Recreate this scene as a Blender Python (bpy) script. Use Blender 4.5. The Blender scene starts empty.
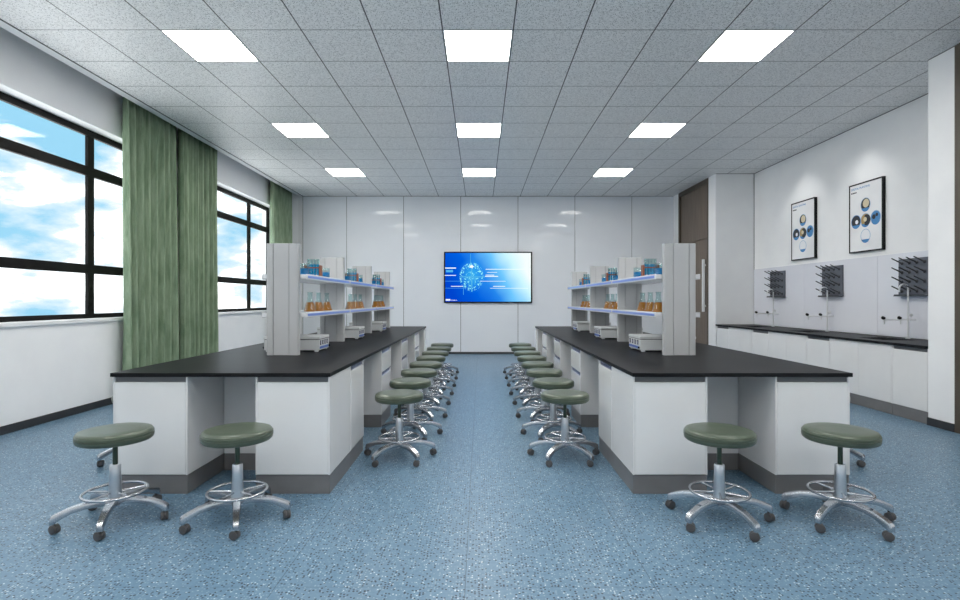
import bpy, bmesh, math, random
from mathutils import Vector, Matrix
random.seed(7)
C = bpy.context.scene.collection
R = math.radians
PI = math.pi
scn = bpy.context.scene

# ------------------------------------------------------------------ camera, world, light, exposure
CAMZ = 1.19
cam = bpy.data.cameras.new('camera')
cam.sensor_width = 36.0
cam.lens = 36.0 * 529.0 / 960.0
cam.shift_x = -0.0003
cam.clip_start = 0.05
camo = bpy.data.objects.new('camera', cam)
C.objects.link(camo)
camo.location = (0, 0, CAMZ + 0.004)
camo.rotation_euler = (PI / 2, 0, 0)
scn.camera = camo

scn.view_settings.view_transform = 'Standard'
scn.view_settings.look = 'None'
scn.view_settings.gamma = 1.0
scn.view_settings.use_curve_mapping = False
scn.view_settings.exposure = 0.0

SKY_STRENGTH = 1.15
PANEL_EMIT = 26.5
SPOT_W = 26.0

world = bpy.data.worlds.new('sky')
scn.world = world
world.use_nodes = True
wn, wl = world.node_tree.nodes, world.node_tree.links
wn.clear()
tc = wn.new('ShaderNodeTexCoord')
mp = wn.new('ShaderNodeMapping'); mp.inputs['Scale'].default_value = (1, 1, 2.2)
nz = wn.new('ShaderNodeTexNoise'); nz.inputs['Scale'].default_value = 6.0
nz.inputs['Detail'].default_value = 7; nz.inputs['Roughness'].default_value = 0.52
cr = wn.new('ShaderNodeValToRGB')
cr.color_ramp.elements[0].position = 0.385; cr.color_ramp.elements[0].color = (0.33, 0.66, 0.86, 1)
cr.color_ramp.elements[1].position = 0.505; cr.color_ramp.elements[1].color = (1.0, 1.0, 1.0, 1)
CLOUD_GAIN = 3.2; GROUND_FILL = 3.0
bg = wn.new('ShaderNodeBackground'); bg.inputs['Strength'].default_value = SKY_STRENGTH
wo = wn.new('ShaderNodeOutputWorld')
wl.new(tc.outputs['Generated'], mp.inputs['Vector'])
wl.new(mp.outputs['Vector'], nz.inputs['Vector'])
wl.new(nz.outputs['Fac'], cr.inputs['Fac'])
# clouds are far brighter than the blue between them; below the horizon an unseen glow is added to light the ceiling
ga = wn.new('ShaderNodeMapRange'); ga.inputs['From Min'].default_value = 0.47; ga.inputs['From Max'].default_value = 0.60
ga.inputs['To Min'].default_value = 1.0; ga.inputs['To Max'].default_value = CLOUD_GAIN
vm = wn.new('ShaderNodeVectorMath'); vm.operation = 'SCALE'
wl.new(nz.outputs['Fac'], ga.inputs['Value']); wl.new(cr.outputs['Color'], vm.inputs[0]); wl.new(ga.outputs['Result'], vm.inputs['Scale'])
sx = wn.new('ShaderNodeSeparateXYZ'); wl.new(tc.outputs['Generated'], sx.inputs[0])
hz = wn.new('ShaderNodeMapRange'); hz.inputs['From Min'].default_value = -0.07; hz.inputs['From Max'].default_value = -0.10
wl.new(sx.outputs['Z'], hz.inputs['Value'])
gm = wn.new('ShaderNodeMix'); gm.data_type = 'RGBA'; gm.inputs[7].default_value = (GROUND_FILL, GROUND_FILL, GROUND_FILL * 0.98, 1)
wl.new(hz.outputs['Result'], gm.inputs[0]); wl.new(vm.outputs[0], gm.inputs[6])
wl.new(gm.outputs[2], bg.inputs['Color'])
wl.new(bg.outputs['Background'], wo.inputs['Surface'])

# ------------------------------------------------------------------ room numbers
BACK = 11.70; CEIL = 3.487; REAR = -0.9
XL = -4.235; XR = 4.97; XP = 4.27; XQ = 4.281
WT = 0.747; WB = 0.723        # worktop top and underside


# ------------------------------------------------------------------ materials
def principled(name, col, rough=0.5, metal=0.0, spec=0.5, coat=0.0, coat_rough=0.05):
    m = bpy.data.materials.new(name); m.use_nodes = True
    b = m.node_tree.nodes['Principled BSDF']
    b.inputs['Base Color'].default_value = (*col, 1)
    b.inputs['Roughness'].default_value = rough
    b.inputs['Metallic'].default_value = metal
    b.inputs['Specular IOR Level'].default_value = spec
    b.inputs['Coat Weight'].default_value = coat
    b.inputs['Coat Roughness'].default_value = coat_rough
    return m


def N(m, t, **kw):
    n = m.node_tree.nodes.new(t)
    for k, v in kw.items():
        n.inputs[k].default_value = v
    return n


def mottled(name, col, col2, scale, rough=0.5, metal=0.0, spec=0.5, coat=0.0, bump=0.0, stretch=(1, 1, 1)):
    """a surface whose own colour varies softly between two tones"""
    m = principled(name, col, rough, metal, spec, coat)
    L = m.node_tree.links; b = m.node_tree.nodes['Principled BSDF']
    t = N(m, 'ShaderNodeTexCoord'); mp = N(m, 'ShaderNodeMapping', Scale=stretch)
    n = N(m, 'ShaderNodeTexNoise', Scale=scale, Detail=4.0)
    r = N(m, 'ShaderNodeValToRGB')
    r.color_ramp.elements[0].position = 0.35; r.color_ramp.elements[0].color = (*col, 1)
    r.color_ramp.elements[1].position = 0.65; r.color_ramp.elements[1].color = (*col2, 1)
    L.new(t.outputs['Object'], mp.inputs['Vector']); L.new(mp.outputs['Vector'], n.inputs['Vector'])
    L.new(n.outputs['Fac'], r.inputs['Fac']); L.new(r.outputs['Color'], b.inputs['Base Color'])
    if bump:
        bp = N(m, 'ShaderNodeBump', Strength=bump, Distance=0.01)
        L.new(n.outputs['Fac'], bp.inputs['Height']); L.new(bp.outputs['Normal'], b.inputs['Normal'])
    return m


def emission(name, col, s):
    m = bpy.data.materials.new(name); m.use_nodes = True
    nt = m.node_tree; nt.nodes.clear()
    e = nt.nodes.new('ShaderNodeEmission'); e.inputs['Color'].default_value = (*col, 1); e.inputs['Strength'].default_value = s
    o = nt.nodes.new('ShaderNodeOutputMaterial'); nt.links.new(e.outputs[0], o.inputs['Surface'])
    return m


def thin_glass(name, tint, gloss=0.10, edge=0.35):
    m = bpy.data.materials.new(name); m.use_nodes = True
    nt = m.node_tree; nt.nodes.clear()
    tr = nt.nodes.new('ShaderNodeBsdfTransparent'); tr.inputs['Color'].default_value = (*tint, 1)
    gl = nt.nodes.new('ShaderNodeBsdfGlossy'); gl.inputs['Roughness'].default_value = 0.03
    lw = nt.nodes.new('ShaderNodeLayerWeight'); lw.inputs['Blend'].default_value = 0.35
    mr = nt.nodes.new('ShaderNodeMapRange'); mr.inputs['To Min'].default_value = gloss; mr.inputs['To Max'].default_value = edge
    mx = nt.nodes.new('ShaderNodeMixShader'); o = nt.nodes.new('ShaderNodeOutputMaterial')
    nt.links.new(lw.outputs['Facing'], mr.inputs['Value']); nt.links.new(mr.outputs['Result'], mx.inputs['Fac'])
    nt.links.new(tr.outputs[0], mx.inputs[1]); nt.links.new(gl.outputs[0], mx.inputs[2]); nt.links.new(mx.outputs[0], o.inputs['Surface'])
    return m


def line_mask(m, coord_socket, offset, pitch, width):
    """1 on thin joint lines that repeat along one axis"""
    L = m.node_tree.links
    a = N(m, 'ShaderNodeMath'); a.operation = 'SUBTRACT'; a.inputs[1].default_value = offset
    d = N(m, 'ShaderNodeMath'); d.operation = 'DIVIDE'; d.inputs[1].default_value = pitch
    f = N(m, 'ShaderNodeMath'); f.operation = 'FRACT'
    p = N(m, 'ShaderNodeMath'); p.operation = 'PINGPONG'; p.inputs[1].default_value = 0.5
    c = N(m, 'ShaderNodeMath'); c.operation = 'LESS_THAN'; c.inputs[1].default_value = width / pitch / 2
    L.new(coord_socket, a.inputs[0]); L.new(a.outputs[0], d.inputs[0]); L.new(d.outputs[0], p.inputs[0])
    L.new(p.outputs[0], c.inputs[0])
    return c.outputs[0]


def floor_material():
    m = principled('blue_speckled_vinyl', (0.2, 0.33, 0.47), 0.36, 0, 0.40)
    L = m.node_tree.links; b = m.node_tree.nodes['Principled BSDF']
    t = N(m, 'ShaderNodeTexCoord'); s = N(m, 'ShaderNodeSeparateXYZ'); L.new(t.outputs['Object'], s.inputs[0])
    n = N(m, 'ShaderNodeTexNoise', Scale=45.0, Detail=3.0); L.new(t.outputs['Object'], n.inputs['Vector'])
    base = N(m, 'ShaderNodeValToRGB')
    base.color_ramp.elements[0].position = 0.3; base.color_ramp.elements[0].color = (0.104, 0.194, 0.285, 1)
    base.color_ramp.elements[1].position = 0.7; base.color_ramp.elements[1].color = (0.134, 0.240, 0.342, 1)
    L.new(n.outputs['Fac'], base.inputs['Fac'])
    cur = base.outputs['Color']

    def flecks(cur, scale, lo, hi, dist, col, shift):
        mp = N(m, 'ShaderNodeMapping', Location=shift); L.new(t.outputs['Object'], mp.inputs['Vector'])
        v = N(m, 'ShaderNodeTexVoronoi', Scale=scale); v.voronoi_dimensions = '2D'; L.new(mp.outputs['Vector'], v.inputs['Vector'])
        sc = N(m, 'ShaderNodeSeparateColor'); L.new(v.outputs['Color'], sc.inputs[0])
        g = N(m, 'ShaderNodeMath'); g.operation = 'GREATER_THAN'; g.inputs[1].default_value = lo
        L.new(sc.outputs[0], g.inputs[0])
        d = N(m, 'ShaderNodeMath'); d.operation = 'LESS_THAN'; d.inputs[1].default_value = dist
        L.new(v.outputs['Distance'], d.inputs[0])
        mu = N(m, 'ShaderNodeMath'); mu.operation = 'MULTIPLY'; L.new(g.outputs[0], mu.inputs[0]); L.new(d.outputs[0], mu.inputs[1])
        mx = N(m, 'ShaderNodeMix'); mx.data_type = 'RGBA'
        mx.inputs[7].default_value = (*col, 1)
        L.new(mu.outputs[0], mx.inputs[0]); L.new(cur, mx.inputs[6])
        return mx.outputs[2]
    cur = flecks(cur, 80, 0.72, 1, 0.27, (0.26, 0.36, 0.43), (0.3, 0.1, 0))
    cur = flecks(cur, 66, 0.68, 1, 0.30, (0.012, 0.028, 0.05), (1.7, 2.3, 0))
    cur = flecks(cur, 72, 0.90, 1, 0.26, (0.55, 0.64, 0.70), (5.7, 3.3, 0))
    lx = line_mask(m, s.outputs['X'], -0.063, 0.79, 0.004)
    ly = line_mask(m, s.outputs['Y'], 2.20, 3.16, 0.003)
    ad = N(m, 'ShaderNodeMath'); ad.operation = 'MAXIMUM'; L.new(lx, ad.inputs[0]); L.new(ly, ad.inputs[1])
    h = N(m, 'ShaderNodeMath'); h.operation = 'MULTIPLY'; h.inputs[1].default_value = 0.75; L.new(ad.outputs[0], h.inputs[0])
    mx = N(m, 'ShaderNodeMix'); mx.data_type = 'RGBA'; mx.inputs[7].default_value = (0.04, 0.08, 0.12, 1)
    L.new(h.outputs[0], mx.inputs[0]); L.new(cur, mx.inputs[6]); L.new(mx.outputs[2], b.inputs['Base Color'])
    return m


def ceiling_material():
    m = principled('mineral_ceiling_tiles', (0.6, 0.6, 0.6), 0.45, 0, 0.5)
    L = m.node_tree.links; b = m.node_tree.nodes['Principled BSDF']
    t = N(m, 'ShaderNodeTexCoord'); s = N(m, 'ShaderNodeSeparateXYZ'); L.new(t.outputs['Object'], s.inputs[0])
    n = N(m, 'ShaderNodeTexNoise', Scale=55.0, Detail=5.0, Roughness=0.7); L.new(t.outputs['Object'], n.inputs['Vector'])
    base = N(m, 'ShaderNodeValToRGB')
    base.color_ramp.elements[0].position = 0.32; base.color_ramp.elements[0].color = (0.58, 0.585, 0.59, 1)
    base.color_ramp.elements[1].position = 0.55; base.color_ramp.elements[1].color = (0.90, 0.90, 0.90, 1)
    L.new(n.outputs['Fac'], base.inputs['Fac'])
    v = N(m, 'ShaderNodeTexVoronoi', Scale=70.0); v.voronoi_dimensions = '2D'; L.new(t.outputs['Object'], v.inputs['Vector'])
    sc = N(m, 'ShaderNodeSeparateColor'); L.new(v.outputs['Color'], sc.inputs[0])
    g = N(m, 'ShaderNodeMath'); g.operation = 'GREATER_THAN'; g.inputs[1].default_value = 0.72; L.new(sc.outputs[0], g.inputs[0])
    d = N(m, 'ShaderNodeMath'); d.operation = 'LESS_THAN'; d.inputs[1].default_value = 0.24; L.new(v.outputs['Distance'], d.inputs[0])
    mu = N(m, 'ShaderNodeMath'); mu.operation = 'MULTIPLY'; L.new(g.outputs[0], mu.inputs[0]); L.new(d.outputs[0], mu.inputs[1])
    mx = N(m, 'ShaderNodeMix'); mx.data_type = 'RGBA'; mx.inputs[7].default_value = (0.17, 0.175, 0.18, 1)
    L.new(mu.outputs[0], mx.inputs[0]); L.new(base.outputs['Color'], mx.inputs[6])
    lx = line_mask(m, s.outputs['X'], -0.32, 0.6, 0.011)
    ly = line_mask(m, s.outputs['Y'], 4.49, 0.592, 0.008)
    ad = N(m, 'ShaderNodeMath'); ad.operation = 'MAXIMUM'; L.new(lx, ad.inputs[0]); L.new(ly, ad.inputs[1])
    m2 = N(m, 'ShaderNodeMix'); m2.data_type = 'RGBA'; m2.inputs[7].default_value = (0.035, 0.035, 0.04, 1)
    L.new(ad.outputs[0], m2.inputs[0]); L.new(mx.outputs[2], m2.inputs[6]); L.new(m2.outputs[2], b.inputs['Base Color'])
    return m


def screen_material():
    """lit picture: deep blue at the left turning to pale cyan at the right"""
    m = bpy.data.materials.new('screen_picture'); m.use_nodes = True
    nt = m.node_tree; nt.nodes.clear(); L = nt.links
    t = nt.nodes.new('ShaderNodeTexCoord'); s = nt.nodes.new('ShaderNodeSeparateXYZ'); L.new(t.outputs['Object'], s.inputs[0])
    n = nt.nodes.new('ShaderNodeTexNoise'); n.inputs['Scale'].default_value = 1.6; n.inputs['Detail'].default_value = 1.5
    L.new(t.outputs['Object'], n.inputs['Vector'])
    a = nt.nodes.new('ShaderNodeMath'); a.operation = 'MULTIPLY_ADD'; a.inputs[1].default_value = 0.50; a.inputs[2].default_value = 0.37
    L.new(s.outputs['X'], a.inputs[0])
    b = nt.nodes.new('ShaderNodeMath'); b.operation = 'MULTIPLY_ADD'; b.inputs[1].default_value = 0.30; L.new(s.outputs['Z'], b.inputs[0]); L.new(a.outputs[0], b.inputs[2])
    c = nt.nodes.new('ShaderNodeMath'); c.operation = 'MULTIPLY_ADD'; c.inputs[1].default_value = 0.25; L.new(n.outputs['Fac'], c.inputs[0]); L.new(b.outputs[0], c.inputs[2])
    r = nt.nodes.new('ShaderNodeValToRGB'); e = r.color_ramp.elements
    e[0].position = 0.0; e[0].color = (0.0, 0.06, 0.62, 1)
    e[1].position = 1.0; e[1].color = (0.92, 1.0, 1.0, 1)
    for p, col in ((0.30, (0.0, 0.12, 0.75, 1)), (0.48, (0.02, 0.25, 0.85, 1)), (0.66, (0.16, 0.58, 1.0, 1)), (0.85, (0.62, 0.94, 1.0, 1))):
        x = e.new(p); x.color = col
    L.new(c.outputs[0], r.inputs['Fac'])
    # pale cyan glow printed round the globe in the picture
    mg = nt.nodes.new('ShaderNodeMapping'); mg.inputs['Location'].default_value = (0.365, 0, -0.03); mg.inputs['Scale'].default_value = (1, 0, 0.8)
    ln = nt.nodes.new('ShaderNodeVectorMath'); ln.operation = 'LENGTH'
    gr_ = nt.nodes.new('ShaderNodeMapRange'); gr_.inputs['From Min'].default_value = 0.02; gr_.inputs['From Max'].default_value = 0.34
    gr_.inputs['To Min'].default_value = 0.62; gr_.inputs['To Max'].default_value = 0.0; gr_.interpolation_type = 'SMOOTHSTEP'
    L.new(t.outputs['Object'], mg.inputs['Vector']); L.new(mg.outputs['Vector'], ln.inputs[0]); L.new(ln.outputs['Value'], gr_.inputs['Value'])
    mxg = nt.nodes.new('ShaderNodeMix'); mxg.data_type = 'RGBA'; mxg.inputs[7].default_value = (0.05, 0.55, 0.95, 1)
    L.new(gr_.outputs['Result'], mxg.inputs[0]); L.new(r.outputs['Color'], mxg.inputs[6])
    em = nt.nodes.new('ShaderNodeEmission'); em.inputs['Strength'].default_value = 1.0; L.new(mxg.outputs[2], em.inputs['Color'])
    o = nt.nodes.new('ShaderNodeOutputMaterial'); L.new(em.outputs[0], o.inputs['Surface'])
    return m


M = dict(
    floor=floor_material(), ceiling=ceiling_material(), screen=screen_material(),
    wall=mottled('pale_wall_paint', (0.85, 0.86, 0.875), (0.88, 0.89, 0.90), 3, 0.6, spec=0.3),
    trim=principled('white_trim_paint', (0.78, 0.79, 0.80), 0.5),
    panel=mottled('glossy_wall_panel', (0.76, 0.79, 0.84), (0.79, 0.82, 0.86), 1.2, 0.05, spec=0.15, coat=0.0),
    groove=principled('panel_groove', (0.06, 0.065, 0.07), 0.6),
    splash=mottled('glossy_splash_panel', (0.72, 0.74, 0.81), (0.75, 0.77, 0.83), 1.5, 0.10, spec=0.3),
    skirting=mottled('charcoal_skirting', (0.028, 0.029, 0.032), (0.036, 0.037, 0.040), 8, 0.45),
    frame=mottled('black_window_metal', (0.007, 0.0065, 0.0065), (0.010, 0.0095, 0.009), 6, 0.5, spec=0.12),
    wood=mottled('brown_door_veneer', (0.145, 0.112, 0.088), (0.195, 0.155, 0.125), 9, 0.5, spec=0.3, stretch=(6, 6, 0.25)),
    wood_dark=mottled('dark_door_frame', (0.075, 0.058, 0.042), (0.095, 0.075, 0.056), 9, 0.5, stretch=(6, 6, 0.25)),
    cab=mottled('white_gloss_laminate', (0.76, 0.765, 0.77), (0.79, 0.795, 0.80), 2.5, 0.06),
    carc=mottled('white_carcass_board', (0.72, 0.72, 0.725), (0.75, 0.75, 0.755), 3, 0.3),
    channel=principled('grey_handle_channel', (0.125, 0.13, 0.14), 0.4, 0.2),
    alu=principled('brushed_channel_metal', (0.15, 0.17, 0.30), 0.25, 0.8),
    plinth=mottled('dark_grey_plinth', (0.165, 0.160, 0.162), (0.190, 0.185, 0.186), 6, 0.35),
    top=mottled('black_resin_worktop', (0.013, 0.014, 0.016), (0.018, 0.019, 0.021), 5, 0.33, spec=0.02),
    basin=principled('black_resin_basin', (0.02, 0.021, 0.023), 0.35),
    post=mottled('grey_column_metal', (0.43, 0.44, 0.45), (0.46, 0.47, 0.48), 2, 0.32),
    shelf=principled('white_shelf_metal', (0.74, 0.76, 0.79), 0.25),
    blue=principled('blue_edge_trim', (0.13, 0.24, 0.66), 0.3),
    inst=mottled('light_grey_instrument_case', (0.60, 0.62, 0.63), (0.64, 0.66, 0.67), 4, 0.4),
    inst_dark=principled('dark_instrument_gap', (0.05, 0.05, 0.055), 0.5),
    display=principled('black_display_window', (0.012, 0.014, 0.03), 0.2),
    display_lit=principled('grey_display_window', (0.20, 0.22, 0.34), 0.3),
    panelblue=principled('blue_control_strip', (0.03, 0.12, 0.48), 0.35),
    leather=mottled('green_grey_leather', (0.070, 0.092, 0.066), (0.084, 0.108, 0.078), 14, 0.32, spec=0.4, bump=0.06),
    chrome=principled('polished_chrome', (0.55, 0.57, 0.60), 0.27, 1.0),
    chrome_soft=principled('satin_chrome', (0.62, 0.65, 0.69), 0.30, 1.0),
    tap=principled('bright_tap_metal', (0.70, 0.72, 0.74), 0.3, 0.35),
    rod=principled('dark_gas_rod', (0.05, 0.07, 0.05), 0.3, 0.5),
    rubber=principled('dark_caster_plastic', (0.075, 0.072, 0.074), 0.45),
    hood=principled('grey_caster_hood', (0.12, 0.12, 0.125), 0.35),
    glass=thin_glass('laboratory_glass', (0.88, 0.95, 0.95), 0.03, 0.30),
    pane=thin_glass('window_glass', (0.96, 0.98, 0.99), 0.004, 0.04),
    amber=principled('amber_liquid', (0.56, 0.165, 0.003), 0.2, spec=0.2),
    bluel=principled('blue_liquid', (0.006, 0.20, 0.50), 0.2, spec=0.2),
    tubel=principled('bright_blue_liquid', (0.008, 0.34, 0.68), 0.2, spec=0.2),
    rackwood=mottled('reddish_rack_wood', (0.20, 0.065, 0.028), (0.27, 0.09, 0.04), 30, 0.5),
    black=principled('black_frame_lacquer', (0.008, 0.008, 0.009), 0.35, spec=0.2),
    paper=mottled('pale_poster_sheet', (0.78, 0.79, 0.81), (0.86, 0.87, 0.88), 2.2, 0.5),
    print_blue=principled('printed_blue', (0.06, 0.24, 0.52), 0.5),
    print_pale=principled('printed_pale_blue', (0.36, 0.52, 0.68), 0.5),
    print_dark=principled('printed_black', (0.015, 0.017, 0.025), 0.5),
    print_beige=principled('printed_beige', (0.66, 0.58, 0.40), 0.5),
    print_ochre=principled('printed_ochre', (0.42, 0.28, 0.10), 0.5),
    print_white=principled('printed_white', (0.82, 0.84, 0.87), 0.5),
    peg=principled('dark_grey_peg_plastic', (0.045, 0.048, 0.055), 0.35),
    pegboard=principled('slate_peg_board', (0.10, 0.11, 0.135), 0.4),
    lamp=emission('lamp_diffuser', (1.0, 0.965, 0.91), PANEL_EMIT),
    lampframe=principled('white_lamp_frame', (0.75, 0.76, 0.77), 0.4),
    glow_cyan=emission('screen_cyan', (0.30, 0.92, 1.0), 1.0),
    glow_white=emission('screen_white', (0.90, 1.0, 1.0), 1.05),
    glow_mid=emission('screen_light_blue', (0.10, 0.55, 0.98), 0.85),
)


def curtain_material():
    m = principled('sage_green_cloth', (0.2, 0.3, 0.18), 0.85, 0, 0.15)
    L = m.node_tree.links; b = m.node_tree.nodes['Principled BSDF']
    t = N(m, 'ShaderNodeTexCoord'); mp = N(m, 'ShaderNodeMapping', Scale=(1, 36, 1.2))
    n = N(m, 'ShaderNodeTexNoise', Scale=2.5, Detail=6.0, Roughness=0.6)
    r = N(m, 'ShaderNodeValToRGB')
    r.color_ramp.elements[0].position = 0.3; r.color_ramp.elements[0].color = (0.180, 0.262, 0.168, 1)
    r.color_ramp.elements[1].position = 0.7; r.color_ramp.elements[1].color = (0.360, 0.450, 0.325, 1)
    L.new(t.outputs['Object'], mp.inputs['Vector']); L.new(mp.outputs['Vector'], n.inputs['Vector'])
    L.new(n.outputs['Fac'], r.inputs['Fac']); L.new(r.outputs['Color'], b.inputs['Base Color'])
    return m


M['curtain'] = curtain_material()


# ------------------------------------------------------------------ mesh helpers
def box(bm, x0, x1, y0, y1, z0, z1, bev=0.0, seg=2, mi=0):
    vs = [bm.verts.new((x, y, z)) for x in (x0, x1) for y in (y0, y1) for z in (z0, z1)]
    idx = [(0, 1, 3, 2), (4, 6, 7, 5), (0, 4, 5, 1), (2, 3, 7, 6), (0, 2, 6, 4), (1, 5, 7, 3)]
    fs = [bm.faces.new([vs[i] for i in f]) for f in idx]
    for f in fs:
        f.material_index = mi
    if bev > 0:
        es = list({e for f in fs for e in f.edges})
        r = bmesh.ops.bevel(bm, geom=es, offset=bev, segments=seg, affect='EDGES', profile=0.5)
        for f in r['faces']:
            f.material_index = mi
    return bm


def lathe(bm, prof, seg=32, cx=0, cy=0, close=True, mi=0):
    rings = []
    for r, z in prof:
        if r < 1e-6:
            rings.append([bm.verts.new((cx, cy, z))])
        else:
            rings.append([bm.verts.new((cx + r * math.cos(2 * PI * k / seg), cy + r * math.sin(2 * PI * k / seg), z)) for k in range(seg)])
    for a, b in zip(rings, rings[1:]):
        for k in range(seg):
            k2 = (k + 1) % seg
            if len(a) == 1 and len(b) == 1:
                continue
            if len(a) == 1:
                f = bm.faces.new((a[0], b[k2], b[k]))
            elif len(b) == 1:
                f = bm.faces.new((a[k], a[k2], b[0]))
            else:
                f = bm.faces.new((a[k], a[k2], b[k2], b[k]))
            f.material_index = mi
    return bm


def tube(bm, pts, rad, seg=10, cap=True):
    """round tube along a path; rad is a number or one radius per point"""
    pts = [Vector(p) for p in pts]
    rads = rad if isinstance(rad, (list, tuple)) else [rad] * len(pts)
    rings = []
    up = None
    for i, p in enumerate(pts):
        d = (pts[min(i + 1, len(pts) - 1)] - pts[max(i - 1, 0)]).normalized()
        if up is None:
            up = Vector((0, 0, 1)) if abs(d.z) < 0.9 else Vector((1, 0, 0))
        s = d.cross(up).normalized(); up = s.cross(d).normalized()
        rings.append([bm.verts.new(p + (s * math.cos(2 * PI * k / seg) + up * math.sin(2 * PI * k / seg)) * rads[i]) for k in range(seg)])
    for a, b in zip(rings, rings[1:]):
        for k in range(seg):
            bm.faces.new((a[k], a[(k + 1) % seg], b[(k + 1) % seg], b[k]))
    if cap:
        bm.faces.new(rings[0][::-1]); bm.faces.new(rings[-1])
    return bm


def torus(bm, r, tr, z, seg=40, ts=8, cx=0, cy=0):
    g = []
    for i in range(seg):
        a = 2 * PI * i / seg
        g.append([bm.verts.new((cx + (r + tr * math.cos(2 * PI * j / ts)) * math.cos(a), cy + (r + tr * math.cos(2 * PI * j / ts)) * math.sin(a), z + tr * math.sin(2 * PI * j / ts))) for j in range(ts)])
    for i in range(seg):
        for j in range(ts):
            bm.faces.new((g[i][j], g[(i + 1) % seg][j], g[(i + 1) % seg][(j + 1) % ts], g[i][(j + 1) % ts]))
    return bm


def prism(bm, pts, z0, z1, mi=0):
    """vertical prism over a plan outline"""
    lo = [bm.verts.new((x, y, z0)) for x, y in pts]; hi = [bm.verts.new((x, y, z1)) for x, y in pts]
    fs = [bm.faces.new(lo[::-1]), bm.faces.new(hi)]
    for k in range(len(pts)):
        k2 = (k + 1) % len(pts)
        fs.append(bm.faces.new((lo[k], lo[k2], hi[k2], hi[k])))
    for f in fs:
        f.material_index = mi
    return bm


def obj(name, bm, mats, parent=None, smooth=False, loc=(0, 0, 0)):
    bmesh.ops.recalc_face_normals(bm, faces=bm.faces[:])
    me = bpy.data.meshes.new(name); bm.to_mesh(me); bm.free()
    if not isinstance(mats, (list, tuple)):
        mats = [mats]
    for mt in mats:
        me.materials.append(mt)
    if smooth:
        for p in me.polygons:
            p.use_smooth = True
        me.set_sharp_from_angle(angle=R(40))
    o = bpy.data.objects.new(name, me); C.objects.link(o); o.location = loc
    if parent:
        o.parent = parent
    return o


def B():
    return bmesh.new()


def thing(name, label, cat, loc=(0, 0, 0), rz=0, group=None):
    o = bpy.data.objects.new(name, None); C.objects.link(o)
    o.empty_display_size = 0.1
    o.location = loc; o.rotation_euler = (0, 0, rz)
    o['label'] = label; o['category'] = cat
    if group:
        o['group'] = group
    return o


def tag(o, label, cat, group=None):
    o['label'] = label; o['category'] = cat
    if group:
        o['group'] = group
    return o


def struct(name, bm, m, **kw):
    o = obj(name, bm, m, **kw); o['kind'] = 'structure'
    return o


def dup(root, loc, rz, label):
    """copy a thing, its parts and their sub-parts"""
    r = root.copy(); C.objects.link(r); r.location = loc; r.rotation_euler = (0, 0, rz); r['label'] = label
    for ch in list(root.children):
        c = ch.copy(); C.objects.link(c); c.parent = r
        for g in list(ch.children):
            d = g.copy(); C.objects.link(d); d.parent = c
    return r


def text(name, body, size, mat, parent, loc, rot, extrude=0.0005):
    cu = bpy.data.curves.new(name, 'FONT'); cu.body = body; cu.size = size; cu.extrude = extrude
    t = bpy.data.objects.new(name, cu); C.objects.link(t)
    dg = bpy.context.evaluated_depsgraph_get()
    me = bpy.data.meshes.new_from_object(t.evaluated_get(dg))
    bpy.data.objects.remove(t)
    me.materials.clear(); me.materials.append(mat)
    o = bpy.data.objects.new(name, me); C.objects.link(o); o.location = loc; o.rotation_euler = rot; o.parent = parent
    return o


# ------------------------------------------------------------------ the room
b = B(); box(b, XL - 0.3, XR + 0.3, REAR - 0.2, BACK + 0.2, -0.1, 0)
struct('floor', b, M['floor'])
b = B(); box(b, -3.92, XR, REAR, BACK, CEIL, CEIL + 0.06)
struct('ceiling', b, M['ceiling'])
# soffit strip of the curtain pocket, its board and its top
b = B(); box(b, -4.02, -3.921, REAR, BACK, CEIL - 0.004, CEIL + 0.02); box(b, -4.02, -4.0, REAR, BACK, CEIL + 0.021, 3.90)
box(b, XL, -4.0, REAR, BACK, 3.901, 3.96)
struct('trim_1', b, M['trim'])
b = B(); box(b, -3.921, -3.910, REAR, BACK, CEIL - 0.006, CEIL + 0.001)
struct('trim_2', b, M['groove'])

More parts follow.
